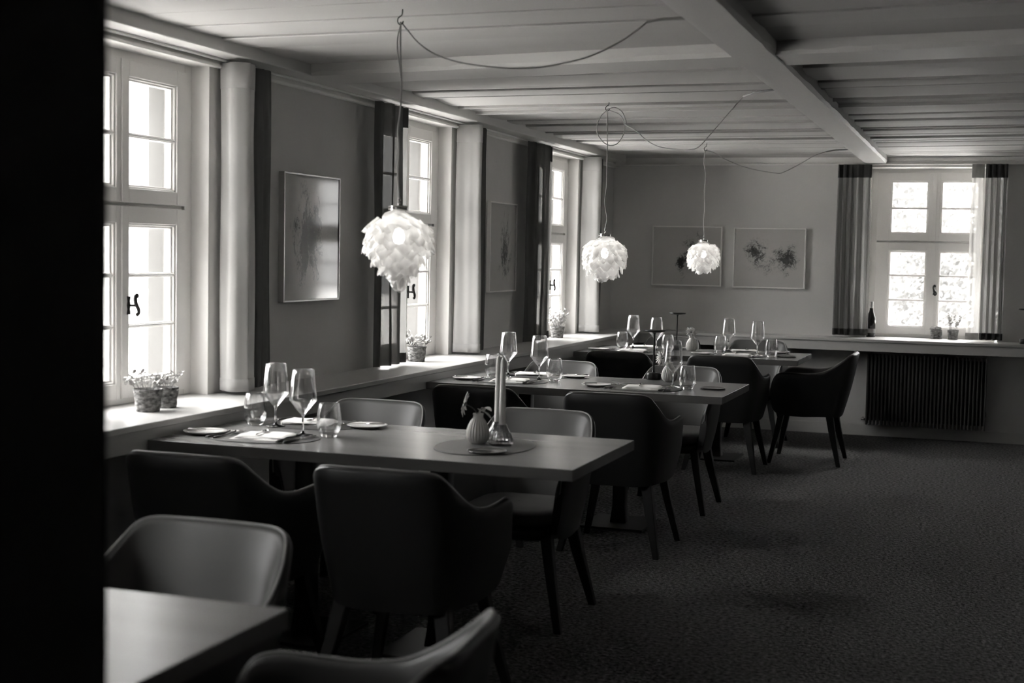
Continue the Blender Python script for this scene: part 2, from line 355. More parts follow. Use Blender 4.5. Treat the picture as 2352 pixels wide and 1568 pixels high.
# ------------------------------------------------------------------ windows (local x along the wall, y outwards, z up from the sill)
def window(name, loc, rz, w, rec, wall_t, wide=1.0):
    h = WTOP-LZ; root = thing(name, None, None, loc, rz, None, 'structure'); hw = w/2
    m = MB(); y0, y1 = rec, rec+.055
    m.box(-hw, -hw+.055, y0, y1, 0, h); m.box(hw-.055, hw, y0, y1, 0, h); m.box(-hw+.055, hw-.055, y0, y1, h-.045, h); m.box(-hw+.055, hw-.055, y0, y1, 0, .025)
    m.box(-.028, .028, y0+.012, y1-.002, .025, .768); m.box(-.028, .028, y0+.012, y1-.002, .824, h-.045); m.box(-hw+.055, hw-.055, y0+.012, y1, .770, .822)
    m.build('frame', 'white', root, bevel=.004)
    m = MB(); m.box(-hw-.001, -hw+.003, 0, y0, 0, h); m.box(hw-.003, hw+.001, 0, y0, 0, h); m.box(-hw, hw, 0, y0, h-.003, h+.001); m.build('reveal_lining', 'reveal', root)
    m = MB(); m.box(-hw, -hw+.03, wall_t-.10, wall_t-.02, 0, h); m.box(hw-.03, hw, wall_t-.10, wall_t-.02, 0, h); m.box(-hw+.03, hw-.03, wall_t-.10, wall_t-.02, h-.03, h)
    m.build('outer_jamb', 'jamb', root, bevel=.003)
    def sash(x0, x1, z0, z1, gx0, gx1, gz0, gz1, bars):
        m = MB(); a, b = y0-.006, y0+.036
        m.box(x0, gx0, a, b, z0, z1); m.box(gx1, x1, a, b, z0, z1); m.box(gx0, gx1, a, b, z0, gz0); m.box(gx0, gx1, a, b, gz1, z1)
        t = .010                                            # stepped bead round the glass
        for k, yy in ((1, a+.008), (2, a+.018)):
            m.box(gx0, gx0+t*k, yy, b, gz0, gz1); m.box(gx1-t*k, gx1, yy, b, gz0, gz1); m.box(gx0, gx1, yy, b, gz0, gz0+t*k*.8); m.box(gx0, gx1, yy, b, gz1-t*k*.8, gz1)
        for zb in bars: m.box(gx0, gx1, a+.012, b-.004, zb-.009, zb+.009); m.box(gx0, gx1, a+.006, b-.01, zb-.004, zb+.004)
        s = m.build('sash', 'white', root, bevel=.0025)
        MB().box(gx0, gx1, a+.024, a+.027, gz0, gz1).build('pane', 'pane', s)
    i0, i1 = .042, .382*wide; o = hw-.05
    for sg in (-1, 1):
        X = sorted((sg*.006, sg*o)); G = sorted((sg*i0, sg*i1))
        sash(X[0], X[1], .797, h-.035, G[0], G[1], .853, 1.290, [1.063])
        sash(X[0], X[1], .022, .782, G[0], G[1], .083, .716, [.307, .510])
    m = MB(); m.box(-.016, .016, y0-.014, y0-.006, .024, .780); m.box(-.016, .016, y0-.014, y0-.006, .799, h-.037); m.build('meeting_strip', 'white', root, bevel=.002)
    m = MB(); zc = .392; yb = y0-.016                       # scrolled iron handle on its pointed back plate
    m.add([(.022+dx, yy, zc+dz) for yy in (yb, yb-.005) for dx, dz in ((-.010, -.036), (.010, -.036), (.006, -.015), (.010, 0), (.006, .015), (.010, .036), (-.010, .036), (-.006, .015), (-.010, 0), (-.006, -.015))],
          [tuple(range(10)), tuple(range(19, 9, -1))]+[(i, 10+i, 10+(i+1) % 10, (i+1) % 10) for i in range(10)])
    m.tube([(.022, yb-.004, zc), (.022, yb-.035, zc)], .005)
    S_ = catmull([(.030, yb-.034, zc+.030), (.034, yb-.036, zc+.038), (.026, yb-.036, zc+.042), (.018, yb-.036, zc+.034), (.018, yb-.036, zc+.016), (.026, yb-.036, zc), (.038, yb-.036, zc-.014), (.040, yb-.036, zc-.030), (.030, yb-.036, zc-.038), (.024, yb-.036, zc-.030)], 4)
    m.tube(S_, [.0045+.0035*math.sin(PI*i/(len(S_)-1)) for i in range(len(S_))], 8)
    m.build('handle', 'iron', root)
    return root
for i, c in enumerate(WINY): window('window_%d' % (i+1), (0, c, LZ), PI/2, WW-.006, .085, .30)
window('window_5', ((BX0+BX1)/2-.012, YB, LZ), 0, BX1-BX0-.02, .215, .46, .93)

# ------------------------------------------------------------------ curtains
def cloth(path, z0, z1, folds, amp, seed, spread=1.0, nu=110, nv=26):
    """pleated cloth hung along a plan path (x, y); the lower edge may swing a little wider"""
    P_ = catmull([(x, y, 0) for x, y in path], 12); cum = [0]
    for a, b in zip(P_, P_[1:]): cum.append(cum[-1]+(b-a).length)
    T_ = cum[-1]; c = sum(P_, Vector())/len(P_); ph = random.Random(seed).uniform(0, 6)
    def at(u):
        q = u*T_; i = 0
        while i < len(cum)-2 and cum[i+1] < q: i += 1
        f = (q-cum[i])/max(1e-9, cum[i+1]-cum[i]); d = (P_[i+1]-P_[i]).normalized(); return P_[i].lerp(P_[i+1], f), Vector((-d.y, d.x, 0))
    def fn(a, b):
        p, nn = at(a); w = math.sin(a*folds*2*PI+ph+.3*math.sin(b*3+seed))+.3*math.sin(a*folds*4.7*PI+ph*2+b*1.4)
        k = 1+(spread-1)*(1-b); p = c+(p-c)*k+nn*(amp*w*(.75+.4*(1-b))+.003*math.sin(b*8+a*6+seed))
        return (p.x, p.y, z0+(z1-z0)*b)
    return MB().grid(fn, nu, nv), nu+1, nv
def curtain(label, segs, z0=.825, z1=2.215):
    r = thing('curtain', label, 'curtain', group='long curtains at the windows')
    for i, (nm, mt, path, fo, am, sp_, bd) in enumerate(segs):
        g, NU, nv = cloth(path, z0+.002*i, z1, fo, am, i*3+len(label), sp_); p = g.build(nm, mt, r)
        if bd:
            for part, lo, hi in (('heading', .92, 1.0), ('hem', 0, .042)):
                rows = [j for j in range(nv+1) if lo <= j/nv <= hi]; v = []
                for j in rows: v += g.v[j*NU:(j+1)*NU]
                mm = MB(); mm.add(v, [(a*NU+k, a*NU+k+1, (a+1)*NU+k+1, (a+1)*NU+k) for a in range(len(rows)-1) for k in range(NU-1)], True)
                mm.build(part, bd, p, solid=.004)
    return r
wn = {1: 'the nearest window', 2: 'the middle left-wall window', 3: 'the farthest left-wall window'}
for k in (1, 2, 3):
    yo = WINY[k]+WW/2
    curtain('pale linen curtain with dark edge beyond '+wn[k],
            [('linen_panel', 'linen', [(.022, yo+.045), (.07, yo+.030), (.12, yo+.022), (.165, yo+.050), (.150, yo+.10), (.120, yo+.15)], 1.6, .010, 1.04, 'midband'),
             ('net_panel', 'net', [(.115, yo+.15), (.095, yo+.20), (.115, yo+.26), (.10, yo+.345)], 2.2, .008, 1.0, None)])
for k, (f0, f1, f2) in {1: (3.32, 3.62, 3.72), 2: (6.11, 6.42, 6.50), 3: (8.61, 9.03, 9.16)}.items():
    curtain('dark net curtain on the near side of '+wn[k],
            [('net_panel', 'net', [(.085, f0), (.10, (f0+f1)/2), (.10, f1)], 2.6, .016, 1.0, None), ('sheer_panel', 'sheer', [(.095, f1-.005), (.09, f2)], .8, .010, 1.0, 'band')])
yb_ = YB-.09
curtain('grey pleated curtain left of the back window, beside the bottle',
        [('dark_panel', 'greynet', [(1.915, yb_), (1.98, yb_-.01), (2.05, yb_)], 3.0, .016, 1.06, 'band'), ('sheer_panel', 'sheer', [(2.045, yb_-.01), (2.10, yb_-.02), (2.185, yb_-.01)], 2.2, .014, 1.15, 'band')])
curtain('striped sheer and grey curtain right of the back-wall window',
        [('sheer_panel', 'whitesheer', [(2.955, yb_), (3.0, yb_-.01), (3.05, yb_)], 1.1, .012, 1.1, 'sheer'), ('dark_panel', 'greynet', [(3.06, yb_-.01), (3.14, yb_-.01), (3.225, yb_-.01)], 3.6, .020, 1.05, 'band')])

# ------------------------------------------------------------------ pictures
def picture(label, loc, rz, w, h, d, art, fmat='frame'):
    r = thing('framed_picture', label, 'picture', loc, rz)      # local: x across, -y into the room, z up from the lower edge
    m = MB(); t = .009
    m.box(-w/2, -w/2+t, -d, 0, 0, h); m.box(w/2-t, w/2, -d, 0, 0, h); m.box(-w/2+t, w/2-t, -d, 0, 0, t); m.box(-w/2+t, w/2-t, -d, 0, h-t, h)
    m.build('frame', fmat, r, bevel=.0015)
    MB().box(-w/2+t, w/2-t, -d+.008, -.001, t, h-t).build('drawing', art, r)
    MB().box(-w/2+t, w/2-t, -d+.001, -d+.004, t, h-t).build('glass', 'picglass', r)
    return r
picture('silver framed upright ink drawing of dark splashes between the nearest and middle left windows', (0.001, 5.520, 1.187), PI/2, .585, .609, .03,
        art_mat('ink_drawing_splashes', 1.3, 'X', 0, 1, (1.7, 1, .7), [(-.03, .31, .16, .24, 1.0), (-.06, .2, .06, .13, 1.15), (.04, .38, .1, .13, 1.0)]))
picture('thin framed upright ink drawing between the middle and farthest left windows', (0.001, 8.31, 1.178), PI/2, .54, .60, .025,
        art_mat('ink_drawing_grey_wash', 4.2, 'X', 0, 1, (1.6, 1, .6), [(.06, .28, .13, .25, .75), (.07, .40, .06, .1, .9)]), 'white')
picture('unframed-looking glazed drawing on the back wall behind the smallest lamp', (.667, YB-.019+.019, 1.193), 0, .60, .507, .04,
        art_mat('ink_drawing_grey_cloud', 7.7, 'X', 0, 1, (1, 1, 1), [(.05, .27, .12, .16, .75), (-.05, .2, .05, .14, .8)]), 'white')
picture('glazed ink drawing on the back wall nearest the back window', (1.368, YB, 1.190), 0, .60, .503, .04,
        art_mat('ink_drawing_two_clouds', 9.9, 'X', 0, 1, (1, 1, 1), [(-.11, .30, .11, .13, .85), (.13, .24, .11, .14, .85), (0, .2, .2, .1, .35)]), 'white')

# ------------------------------------------------------------------ tables
TX0, TL, TW, TH, TT = .335, 1.577, .80, .75, .038
TXC = TX0+TL/2
TY = [.985, 3.672, 6.24, 8.965]
def make_table():
    r = thing('dining_table', 'x', 'table', group='restaurant dining tables')
    MB().box(-TL/2, TL/2, -TW/2, TW/2, TH-TT, TH).build('table_top', 'table', r, bevel=.002)
    for sx in (-1, 1):
        cx = .18 if sx > 0 else -.36
        m = MB(); m.tube([(cx, 0, .012), (cx, 0, .10), (cx, 0, TH-TT)], [.062, .048, .048], 4, True); m.build('pedestal_column', 'tabledark', r, bevel=.004)
        MB().box(cx-.17, cx+.17, -.19, .19, 0, .012).build('base_plate', 'tabledark', r, bevel=.002)
    return r
TP = Proto(make_table)
for y, lb in zip(TY, ['grey wooden dining table nearest the camera, cut by the dark wall edge', 'grey wooden dining table with the two tall candles',
                      'grey wooden dining table in the middle with three place settings', 'grey wooden dining table by the back wall with four place settings']):
    TP.place((TXC, y+TW/2, 0), 0, lb)

# ------------------------------------------------------------------ chairs: tub shell on four tapered legs, facing +y
TOP = [(0, -.335, .787), (.10, -.334, .786), (.17, -.322, .784), (.212, -.295, .770), (.236, -.245, .730), (.250, -.185, .688), (.261, -.115, .655), (.268, -.03, .642), (.270, .06, .643), (.268, .14, .645), (.262, .195, .630), (.252, .228, .585), (.246, .238, .53)]
BOT = [(0, -.235, .335), (.08, -.234, .335), (.14, -.224, .336), (.180, -.200, .338), (.200, -.165, .340), (.210, -.12, .340), (.216, -.065, .338), (.220, 0, .335), (.222, .06, .335), (.222, .12, .338), (.222, .17, .345), (.222, .205, .36), (.224, .225, .39)]
def shell_sections():
    t = [Vector(p) for p in catmull(TOP, 4)]; b = [Vector(p) for p in catmull(BOT, 4)]
    R = [(Vector((-p.x, p.y, p.z)), Vector((-q.x, q.y, q.z))) for p, q in zip(t, b)][::-1][:-1]+list(zip(t, b)); return R
def make_chair():
    r = thing('dining_chair', 'x', 'chair', group='tub dining chairs at the tables')
    SEC = shell_sections(); n = len(SEC); mid = Vector((0, .1, .5)); vo = []; vi = []; rim = []
    for i, (t, b) in enumerate(SEC):
        tan = SEC[min(i+1, n-1)][0]-SEC[max(i-1, 0)][0]; tan.z = 0; tan.normalize(); nin = Vector((-tan.y, tan.x, 0))
        if nin.dot(Vector((0, .05, 0))-Vector((t.x, t.y, 0))) < 0: nin = -nin
        th = .030; ro = []
        for k in range(9):
            u = k/8; p = b.lerp(t, u); p += -nin*.010*math.sin(PI*u); ro.append(p)
        top = t
        ro[-1] = t+Vector((0, 0, -.012)); vo += ro+[t-nin*-.004+Vector((0, 0, -.004)), t+nin*th*.5]
        inn = [t+nin*th*.5, t+nin*(th-.003)+Vector((0, 0, -.005)), t+nin*(th+.001)+Vector((0, 0, -.016))]
        for k in range(7, -1, -1):
            u = k/8; p = b.lerp(t, u)+nin*(th+.004+.006*math.sin(PI*u)); inn.append(p)
        vi += inn; rim.append(t+nin*th*.5+Vector((0, 0, .001)))
    def skin(v, q): return [(i*q+k, (i+1)*q+k, (i+1)*q+k+1, i*q+k+1) for i in range(n-1) for k in range(q-1)]
    m = MB(); m.add(vo, skin(vo, 11), True)
    q = 11; qi = 11
    for i in (0, n-1):                                    # close the arm fronts
        a = vo[i*q:(i+1)*q]; c = vi[i*qi:(i+1)*qi][::-1]; k = len(m.v)
        m.add(a+c, [(j, j+1, 11+j+1, 11+j) for j in range(10)] if i else [(j+1, j, 11+j, 11+j+1) for j in range(10)], True)
    m.build('outer_shell', 'shell', r)
    m = MB(); m.add(vi, skin(vi, 11), True); m.build('inner_upholstery', 'inner', r)
    m = MB(); m.tube(rim, .0032, 6); m.build('rim_piping', 'piping', r)
    def seatpt(w, y0, y1, z0, z1):
        m = MB(); out = []
        N = 28
        for k in range(N):
            a = 2*PI*k/N; c, s = math.cos(a), math.sin(a); ex = .45
            out.append((w*math.copysign(abs(c)**ex, c), (y0+y1)/2+(y1-y0)/2*math.copysign(abs(s)**ex, s)))
        rings = [(.90, z0), (1.0, z0+.012), (1.0, z1-.018), (.96, z1-.004), (.85, z1+.002), (.4, z1+.004), (.02, z1+.004)]
        cy_ = (y0+y1)/2; vs = [(x*f, cy_+(yy-cy_)*f, z) for f, z in rings for x, yy in out]
        fs = [(i*N+k, i*N+(k+1) % N, (i+1)*N+(k+1) % N, (i+1)*N+k) for i in range(len(rings)-1) for k in range(N)]+[tuple(range(N-1, -1, -1))]
        return m.add(vs, fs, True)
    seatpt(.196, -.20, .235, .39, .452).build('seat_cushion', 'inner', r)
    seatpt(.190, -.205, .215, .335, .392).build('seat_frame', 'shell', r)
    for sx in (-1, 1):
        for (ty, fy, w0) in ((-.165, -.245, .026), (.165, .235, .022)):
            A = Vector((sx*.165, ty, .338)); B = Vector((sx*.240, fy, 0)); m = MB(); vs = []
            for p, w in ((A+Vector((0, 0, .02)), w0), (A.lerp(B, .35), w0*.86), (B, .0145)):
                vs += [(p.x+a*w, p.y+b*w, p.z) for a, b in ((-1, -1), (1, -1), (1, 1), (-1, 1))]
            m.add(vs, [(3, 2, 1, 0), (8, 9, 10, 11)]+[(i*4+k, i*4+(k+1) % 4, (i+1)*4+(k+1) % 4, (i+1)*4+k) for i in range(2) for k in range(4)])
            m.build('leg', 'leg', r, bevel=.004)
    return r
CP = Proto(make_chair)
XL, XR = .765, 1.435
tn = ['nearest table', 'candle table', 'middle table', 'back table']
CH = [
    (XR, 1.79+.205, PI, 'dark tub chair on the far side of the nearest table, facing the camera'),
    (2.03, 1.60, PI/2+.1, 'dark tub chair at the aisle end of the nearest table, only its rim in view'),
    (XL, 3.52, 0, 'black tub chair seen from behind, left of two before the candle table'),
    (XR, 3.52, 0, 'large black tub chair seen from behind, right of two before the candle table'),
    (.655, 4.66, PI, 'dark tub chair facing the camera behind the candle table, nearer the windows'),
    (1.405, 4.66, PI, 'dark tub chair facing the camera behind the tall candles'),
    (XL+.005, 6.09, 0, 'black tub chair seen from behind at the middle table, nearer the windows'),
    (XR+.015, 6.095, 0, 'black tub chair seen from behind at the middle table, nearer the aisle'),
    (.685, 7.285, PI, 'dark tub chair facing the camera behind the middle table, nearer the windows'),
    (1.435, 7.285, PI, 'dark tub chair facing the camera behind the middle table by the black lamp'),
    (.745, 8.92, 0, 'black tub chair seen from behind at the back table, nearer the windows'),
    (1.455, 8.92, 0, 'black tub chair seen from behind at the back table, beside the end chair'),
    (.70, 10.29, PI, 'dark tub chair on the far side of the back table, nearer the windows'),
    (1.40, 10.29, PI, 'dark tub chair on the far side of the back table, nearer the radiator'),
    (1.935, 9.505, PI/2, 'black tub chair in profile at the right end of the back table'),
]
for x, y, rz, lb in CH: CP.place((x, y, 0), rz, lb)

# ------------------------------------------------------------------ tableware prototypes (origin at the foot)
def ellipse(a, b, n=56, ex=1.0):
    return [(a*math.copysign(abs(math.cos(2*PI*k/n))**ex, math.cos(2*PI*k/n)), b*math.copysign(abs(math.sin(2*PI*k/n))**ex, math.sin(2*PI*k/n))) for k in range(n)]
def one(name, m, mt, cat, **k):
    o = m.build(name, mt, **k); return tag(o, 'x', cat)
P = {}
P['mat'] = Proto(lambda: one('placemat', MB().prism(ellipse(.215, .158, 64, .9), 0, .003), 'placemat', 'placemat', bevel=.001))
P['bigmat'] = Proto(lambda: one('placemat', MB().prism(ellipse(.17, .235, 64, .95), 0, .003), 'placemat', 'placemat', bevel=.001))
def mk_plate():
    r = thing('side_plate', 'x', 'plate')
    MB().lathe([(.001, .0045), (.040, .0045), (.048, .007), (.076, .0125), (.079, .0135), (.0785, .0115), (.050, .003), (.040, 0), (.036, 0), (.034, .002), (.001, .002)], 48).build('dish', 'china', r); return r
P['plate'] = Proto(mk_plate)
def mk_knife(L=.215, small=False):
    def f():
        r = thing('butter_knife' if small else 'table_knife', 'x', 'knife'); s = L/.215
        MB().tube([(0, -.10*s, .004), (0, -.09*s, .0045), (0, -.03*s, .0045), (0, .0, .004)], [.003, .0055, .005, .0035], 8, flat=.75).build('handle', 'steel' if small else 'handle', r)
        b = [(-.0045, 0), (.005, 0), (.0085*s, .03*s), (.0085*s, .085*s), (.004, .108*s), (-.002, .112*s), (-.0045, .10*s)]
        MB().prism(b, .0035, .005).build('blade', 'steel', r); return r
    return f
P['knife'] = Proto(mk_knife()); P['bknife'] = Proto(mk_knife(.15, True))
def mk_fork():
    r = thing('fork', 'x', 'fork')
    m = MB(); m.tube([(0, -.10, .003), (0, -.085, .004), (0, -.02, .0035), (0, .03, .009), (0, .042, .011)], [.0035, .0055, .003, .003, .006], 8, flat=.5); m.build('handle', 'handle', r)
    m = MB(); m.add([(-.011, .05, .012), (.011, .05, .012), (.006, .036, .0105), (-.006, .036, .0105), (-.011, .05, .0105), (.011, .05, .0105), (.006, .036, .009), (-.006, .036, .009)],
          [(0, 1, 2, 3), (7, 6, 5, 4), (0, 4, 5, 1), (1, 5, 6, 2), (2, 6, 7, 3), (3, 7, 4, 0)])
    for k in range(4):
        x = -.0095+k*.00633; m.tube([(x, .048, .0113), (x, .065, .0085), (x, .083, .0055), (x, .097, .0075)], [.0021, .0018, .0016, .0008], 6, flat=.7)
    m.build('tines', 'steel', r); return r
P['fork'] = Proto(mk_fork)
def mk_spoon():
    r = thing('small_spoon', 'x', 'spoon')
    MB().tube([(0, -.062, .004), (0, -.05, .0042), (0, 0, .003), (0, .02, .0035)], [.0035, .004, .002, .002], 8, flat=.6).build('handle', 'steel', r)
    MB().grid(lambda a, b: (.0135*(1-abs(2*b-1)**2.2)**.5*(2*a-1)*1.0, .02+.043*b, .0015+.0045*((2*a-1)**2*.6+(2*b-1)**2*.5)), 10, 12).build('bowl', 'steel', r, solid=.0012); return r
P['spoon'] = Proto(mk_spoon)
def mk_napkin():
    m = MB(); rn = random.Random(2)
    for L in range(3):
        s = .98-.03*L; z0 = .0002+.0042*L
        def fn(a, b, s=s, z0=z0, L=L):
            x = (a-.5)*.20*s+.006*L; y = (b-.5)*.155*s+.004*L; e = min(a, 1-a, b, 1-b)
            return (x+.003*math.sin(b*9+L), y+.003*math.sin(a*7+L*2), z0+.0040*min(1, e/.05)**.5+.0015*math.sin(a*6+b*4)*min(1, e/.1)*(L > 0))
        m.grid(fn, 22, 18); m.grid(lambda a, b, f=fn, z0=z0: (f(1-a, b)[0], f(1-a, b)[1], z0), 22, 18)
    return one('folded_napkin', m, 'napkin', 'napkin')
P['napkin'] = Proto(mk_napkin)
def mk_wine():
    r = thing('wine_glass', 'x', 'wine glass')
    bowl = [(.004, .074), (.010, .079), (.030, .103), (.046, .1225), (.0485, .1255), (.0502, .128), (.0508, .1305), (.0505, .1335), (.0498, .139), (.0475, .163), (.0435, .205), (.0395, .243), (.0386, .243)]
    inner = [(.0388, .241), (.0425, .205), (.0466, .163), (.0488, .139), (.0495, .132), (.0490, .129), (.045, .1245), (.029, .106), (.010, .084), (.001, .081)]
    MB().lathe(bowl+inner, 48).build('bowl', 'thin', r)
    st = [(.001, 0), (.037, 0), (.0375, .0012), (.034, .0022), (.015, .0042), (.0065, .009), (.0040, .020), (.0036, .045), (.0042, .066), (.0075, .077), (.001, .080)]
    MB().lathe(st, 32).build('stem', 'solid', r); return r
P['wine'] = Proto(mk_wine)
def mk_tumbler():
    r = thing('water_tumbler', 'x', 'water glass')
    o = [(.027, .010), (.034, .014), (.042, .030), (.0455, .050), (.0445, .075), (.041, .100), (.0365, .124), (.0355, .1245)]
    i = [(.0360, .122), (.040, .100), (.0435, .075), (.0443, .050), (.041, .031), (.033, .017), (.001, .0155)]
    MB().lathe(o+i, 48).build('bowl', 'thin', r)
    MB().lathe([(.001, 0), (.027, 0), (.0295, .002), (.0335, .013), (.0325, .0145), (.001, .0105)], 40).build('heavy_base', 'solid', r); return r
P['tumbler'] = Proto(mk_tumbler)
P['coaster'] = Proto(lambda: one('table_coaster', MB().lathe([(.001, .003), (.058, .003), (.064, .006), (.067, .0075), (.0675, .006), (.062, .0), (.001, 0)], 48), 'saucer', 'coaster'))
P['vase'] = Proto(lambda: one('ribbed_vase', MB().lathe([(.001, 0), (.022, 0), (.030, .004), (.038, .016), (.0405, .030), (.039, .048), (.034, .066), (.026, .082), (.019, .092), (.018, .100), (.0195, .108), (.0175, .108), (.016, .100), (.016, .09), (.001, .085)], 120, rib=(.06, .006, .090, 22)), 'vase', 'vase'))
def mk_flower(tilt, az, h, seed, leafy, off):
    def f():
        r = thing('cut_daisy', 'x', 'flower'); rn = random.Random(seed)
        dx, dy = math.cos(az), math.sin(az); L = 1
        tip = Vector((off[0], off[1], .108+h)); m = MB()
        m.tube(catmull([(0, 0, .02), (0, 0, .09), (off[0]*.35, off[1]*.35, .108+h*.45), tuple(tip)], 5), .0022, 8); m.build('stem', 'green', r)
        ax = Vector((dx*math.sin(tilt), dy*math.sin(tilt), math.cos(tilt))).normalized(); Q = ax.to_track_quat('Z', 'Y').to_matrix()
        def pt(x, y, z): return tip+Q @ Vector((x, y, z))
        m = MB()
        for k in range(17):
            a = 2*PI*k/17+rn.uniform(-.1, .1); ln = .038+rn.uniform(-.004, .004); wd = .0068; dr = rn.uniform(-.010, .004); vs = []
            for j in range(6):
                t = j/5; w = wd*(math.sin(PI*min(1, .15+t*.85)))**.6*(1 if t < 1 else .2); rr_ = .006+ln*t; z = .003+dr*t*t+.002*math.sin(PI*t)
                for s in (-1, 0, 1):
                    vs.append(pt(rr_*math.cos(a)-s*w*math.sin(a), rr_*math.sin(a)+s*w*math.cos(a), z+(.0012 if s == 0 else 0)))
            m.add(vs, [(j*3+s, j*3+s+1, (j+1)*3+s+1, (j+1)*3+s) for j in range(5) for s in range(2)], True)
        m.build('petals', 'petal', r, solid=.0006)
        m = MB(); m.lathe([(.001, .0075), (.004, .007), (.0075, .005), (.009, .002), (.007, -.002), (.001, -.004)], 16, mtx=Q.to_4x4(), c=tuple(tip)); m.build('flower_heart', 'yellow', r)
        if leafy:
            for (la, lz, ll, ld) in ((az+PI-.5, .125, .05, .3), (az+PI+.5, .118, .045, -.5), (az+2.2, .12, .035, .5)):
                def fn(a, b, la=la, lz=lz, ll=ll, ld=ld):
                    w = .016*math.sin(PI*min(1, b*1.0))**.8; q = (a-.5)*2; rr_ = .012+ll*b
                    return (rr_*math.cos(la)-q*w*math.sin(la), rr_*math.sin(la)+q*w*math.cos(la), lz+ld*ll*b-.02*b*b+.006*abs(q)*math.sin(PI*b))
                m = MB().grid(fn, 6, 10); m.tube([(0, 0, .10), (.010*math.cos(la), .010*math.sin(la), lz)], .0015, 6); m.build('leaf', 'palegreen', r, solid=.0006)
        return r
    return f
def mk_holder():
    return one('candle_holder', MB().lathe([(.001, 0), (.036, 0), (.0395, .003), (.041, .010), (.0385, .026), (.033, .040), (.024, .056), (.0185, .068), (.017, .074), (.0135, .074), (.0125, .050), (.001, .049)], 96, rib=(.05, .003, .045, 18)), 'crystal', 'candle holder')
P['holder'] = Proto(mk_holder)
def mk_candle():
    r = thing('taper_candle', 'x', 'candle')
    MB().lathe([(.001, 0), (.0112, 0), (.0118, .02), (.0112, .10), (.0095, .19), (.0078, .248), (.006, .256), (.003, .262), (.001, .264)], 28).build('wax_taper', 'wax', r)
    MB().tube([(0, 0, .262), (-.001, 0, .270), (-.0035, .001, .277)], .0011, 6).build('wick', 'petal', r); return r
P['candle'] = Proto(mk_candle)
def mk_lamp():
    r = thing('table_lamp', 'x', 'table lamp')
    MB().lathe([(.001, 0), (.039, 0), (.0425, .004), (.0425, .034), (.040, .038), (.012, .040), (.001, .040)], 48).build('base', 'lampblack', r)
    MB().lathe([(.014, .039), (.0085, .044), (.0058, .055), (.0055, .070), (.0052, .235), (.0058, .252), (.009, .260), (.014, .264)], 24).build('stem', 'lampblack', r)
    MB().lathe([(.001, .262), (.020, .262), (.058, .268), (.062, .272), (.060, .276), (.030, .2765), (.001, .277)], 48).build('disc_shade', 'lampblack', r); return r
P['lamp'] = Proto(mk_lamp)

TT_ = ['candle table', 'middle table', 'back table']
def setting(tab, seat, x, y, flip, jit=0):
    """a place setting; x,y = centre of its placemat; flip = set for the far side"""
    rn = random.Random(int(x*91+y*37)); z = TH; s = -1 if flip else 1; zz = z+.003; rz = PI if flip else 0
    T = TT_[tab-1]; side = 'far-side' if flip else 'near-side'; where = '%s %s of the %s' % (side, seat, T)
    def pos(dx, dy): return (x+s*dx, y+s*dy)
    def put(kind, dx, dy, h, dr, label, grp):
        px, py = pos(dx, dy); return P[kind].place((px, py, h), rz+dr+rn.uniform(-.03, .03), label, grp)
    put('mat', 0, .01, z, 0, 'dark oval placemat at the '+where, 'oval placemats')
    put('plate', -.235, .0, z, 0, 'small white side plate at the '+where, 'white side plates')
    put('bknife', -.235, .005, z+.0115, -1.15, 'butter knife lying on the side plate at the '+where, 'butter knives')
    put('fork', -.155, -.01, z+(.003 if abs(-.155) < .2 else 0), -.08, 'outer fork at the '+where, 'forks')
    put('fork', -.128, -.012, zz, -.05, 'inner fork next to the napkin at the '+where, 'forks')
    put('napkin', .01, -.01, zz, .12, 'folded white napkin at the '+where, 'folded napkins')
    put('spoon', .0, .0, zz+.0135, .2, 'small spoon resting on the napkin at the '+where, 'small spoons')
    put('knife', .135, -.015, zz, -.12, 'inner knife next to the napkin at the '+where, 'table knives')
    put('knife', .162, -.018, zz, -.12, 'outer knife at the '+where, 'table knives')
    return where, put
def full(tab, seat, x, y, flip, wine, tum):
    w, put = setting(tab, seat, x, y, flip)
    P['wine'].place((wine[0], wine[1], TH+(.003 if ((wine[0]-x)/.215)**2+((wine[1]-y-(-.01 if flip else .01))/.158)**2 < 1.1 else 0)), 0, 'stemmed wine glass at the '+w, 'wine glasses')
    P['tumbler'].place((tum[0], tum[1], TH), 0, 'stemless water tumbler at the '+w, 'water tumblers')
full(1, 'window place', .665, 3.90, False, (.773, 4.012), (.868, 4.035))
full(1, 'window place', .645, 4.34, True, (.557, 4.20), (.455, 4.225))
full(2, 'window place', .705, 6.49, False, (.831, 6.645), (.928, 6.614))
full(2, 'window place', .725, 6.915, True, (.593, 6.815), (.530, 6.735))
full(2, 'aisle place', 1.44, 6.47, False, (1.582, 6.606), (1.668, 6.56))
full(3, 'window place', .69, 9.21, False, (.841, 9.38), (.945, 9.30))
full(3, 'window place', .69, 9.665, True, (.624, 9.55), (.565, 9.46))
full(3, 'aisle place', 1.45, 9.20, False, (1.598, 9.25), (1.70, 9.22))
full(3, 'aisle place', 1.46, 9.64, True, (1.334, 9.58), (1.303, 9.42))
def centre(kind, x, y, z, rz, lb, grp=None): return P[kind].place((x, y, z), rz, lb, grp)
Z3 = TH+.003
centre('bigmat', 1.474, 4.055, TH, 0, 'large oval placemat under the vase and candles on the candle table', 'oval placemats')
centre('bigmat', 1.42, 6.86, TH, PI/2, 'large oval placemat under the lamp and vase on the middle table', 'oval placemats')
centre('vase', 1.428, 4.10, Z3, 0, 'small white ribbed vase beside the two candles', 'ribbed vases')
centre('vase', 1.497, 6.90, Z3, .2, 'small white ribbed vase on the middle table behind a wine glass', 'ribbed vases')
centre('vase', 1.078, 9.50, TH, .1, 'small white ribbed vase with a daisy on the back table', 'ribbed vases')
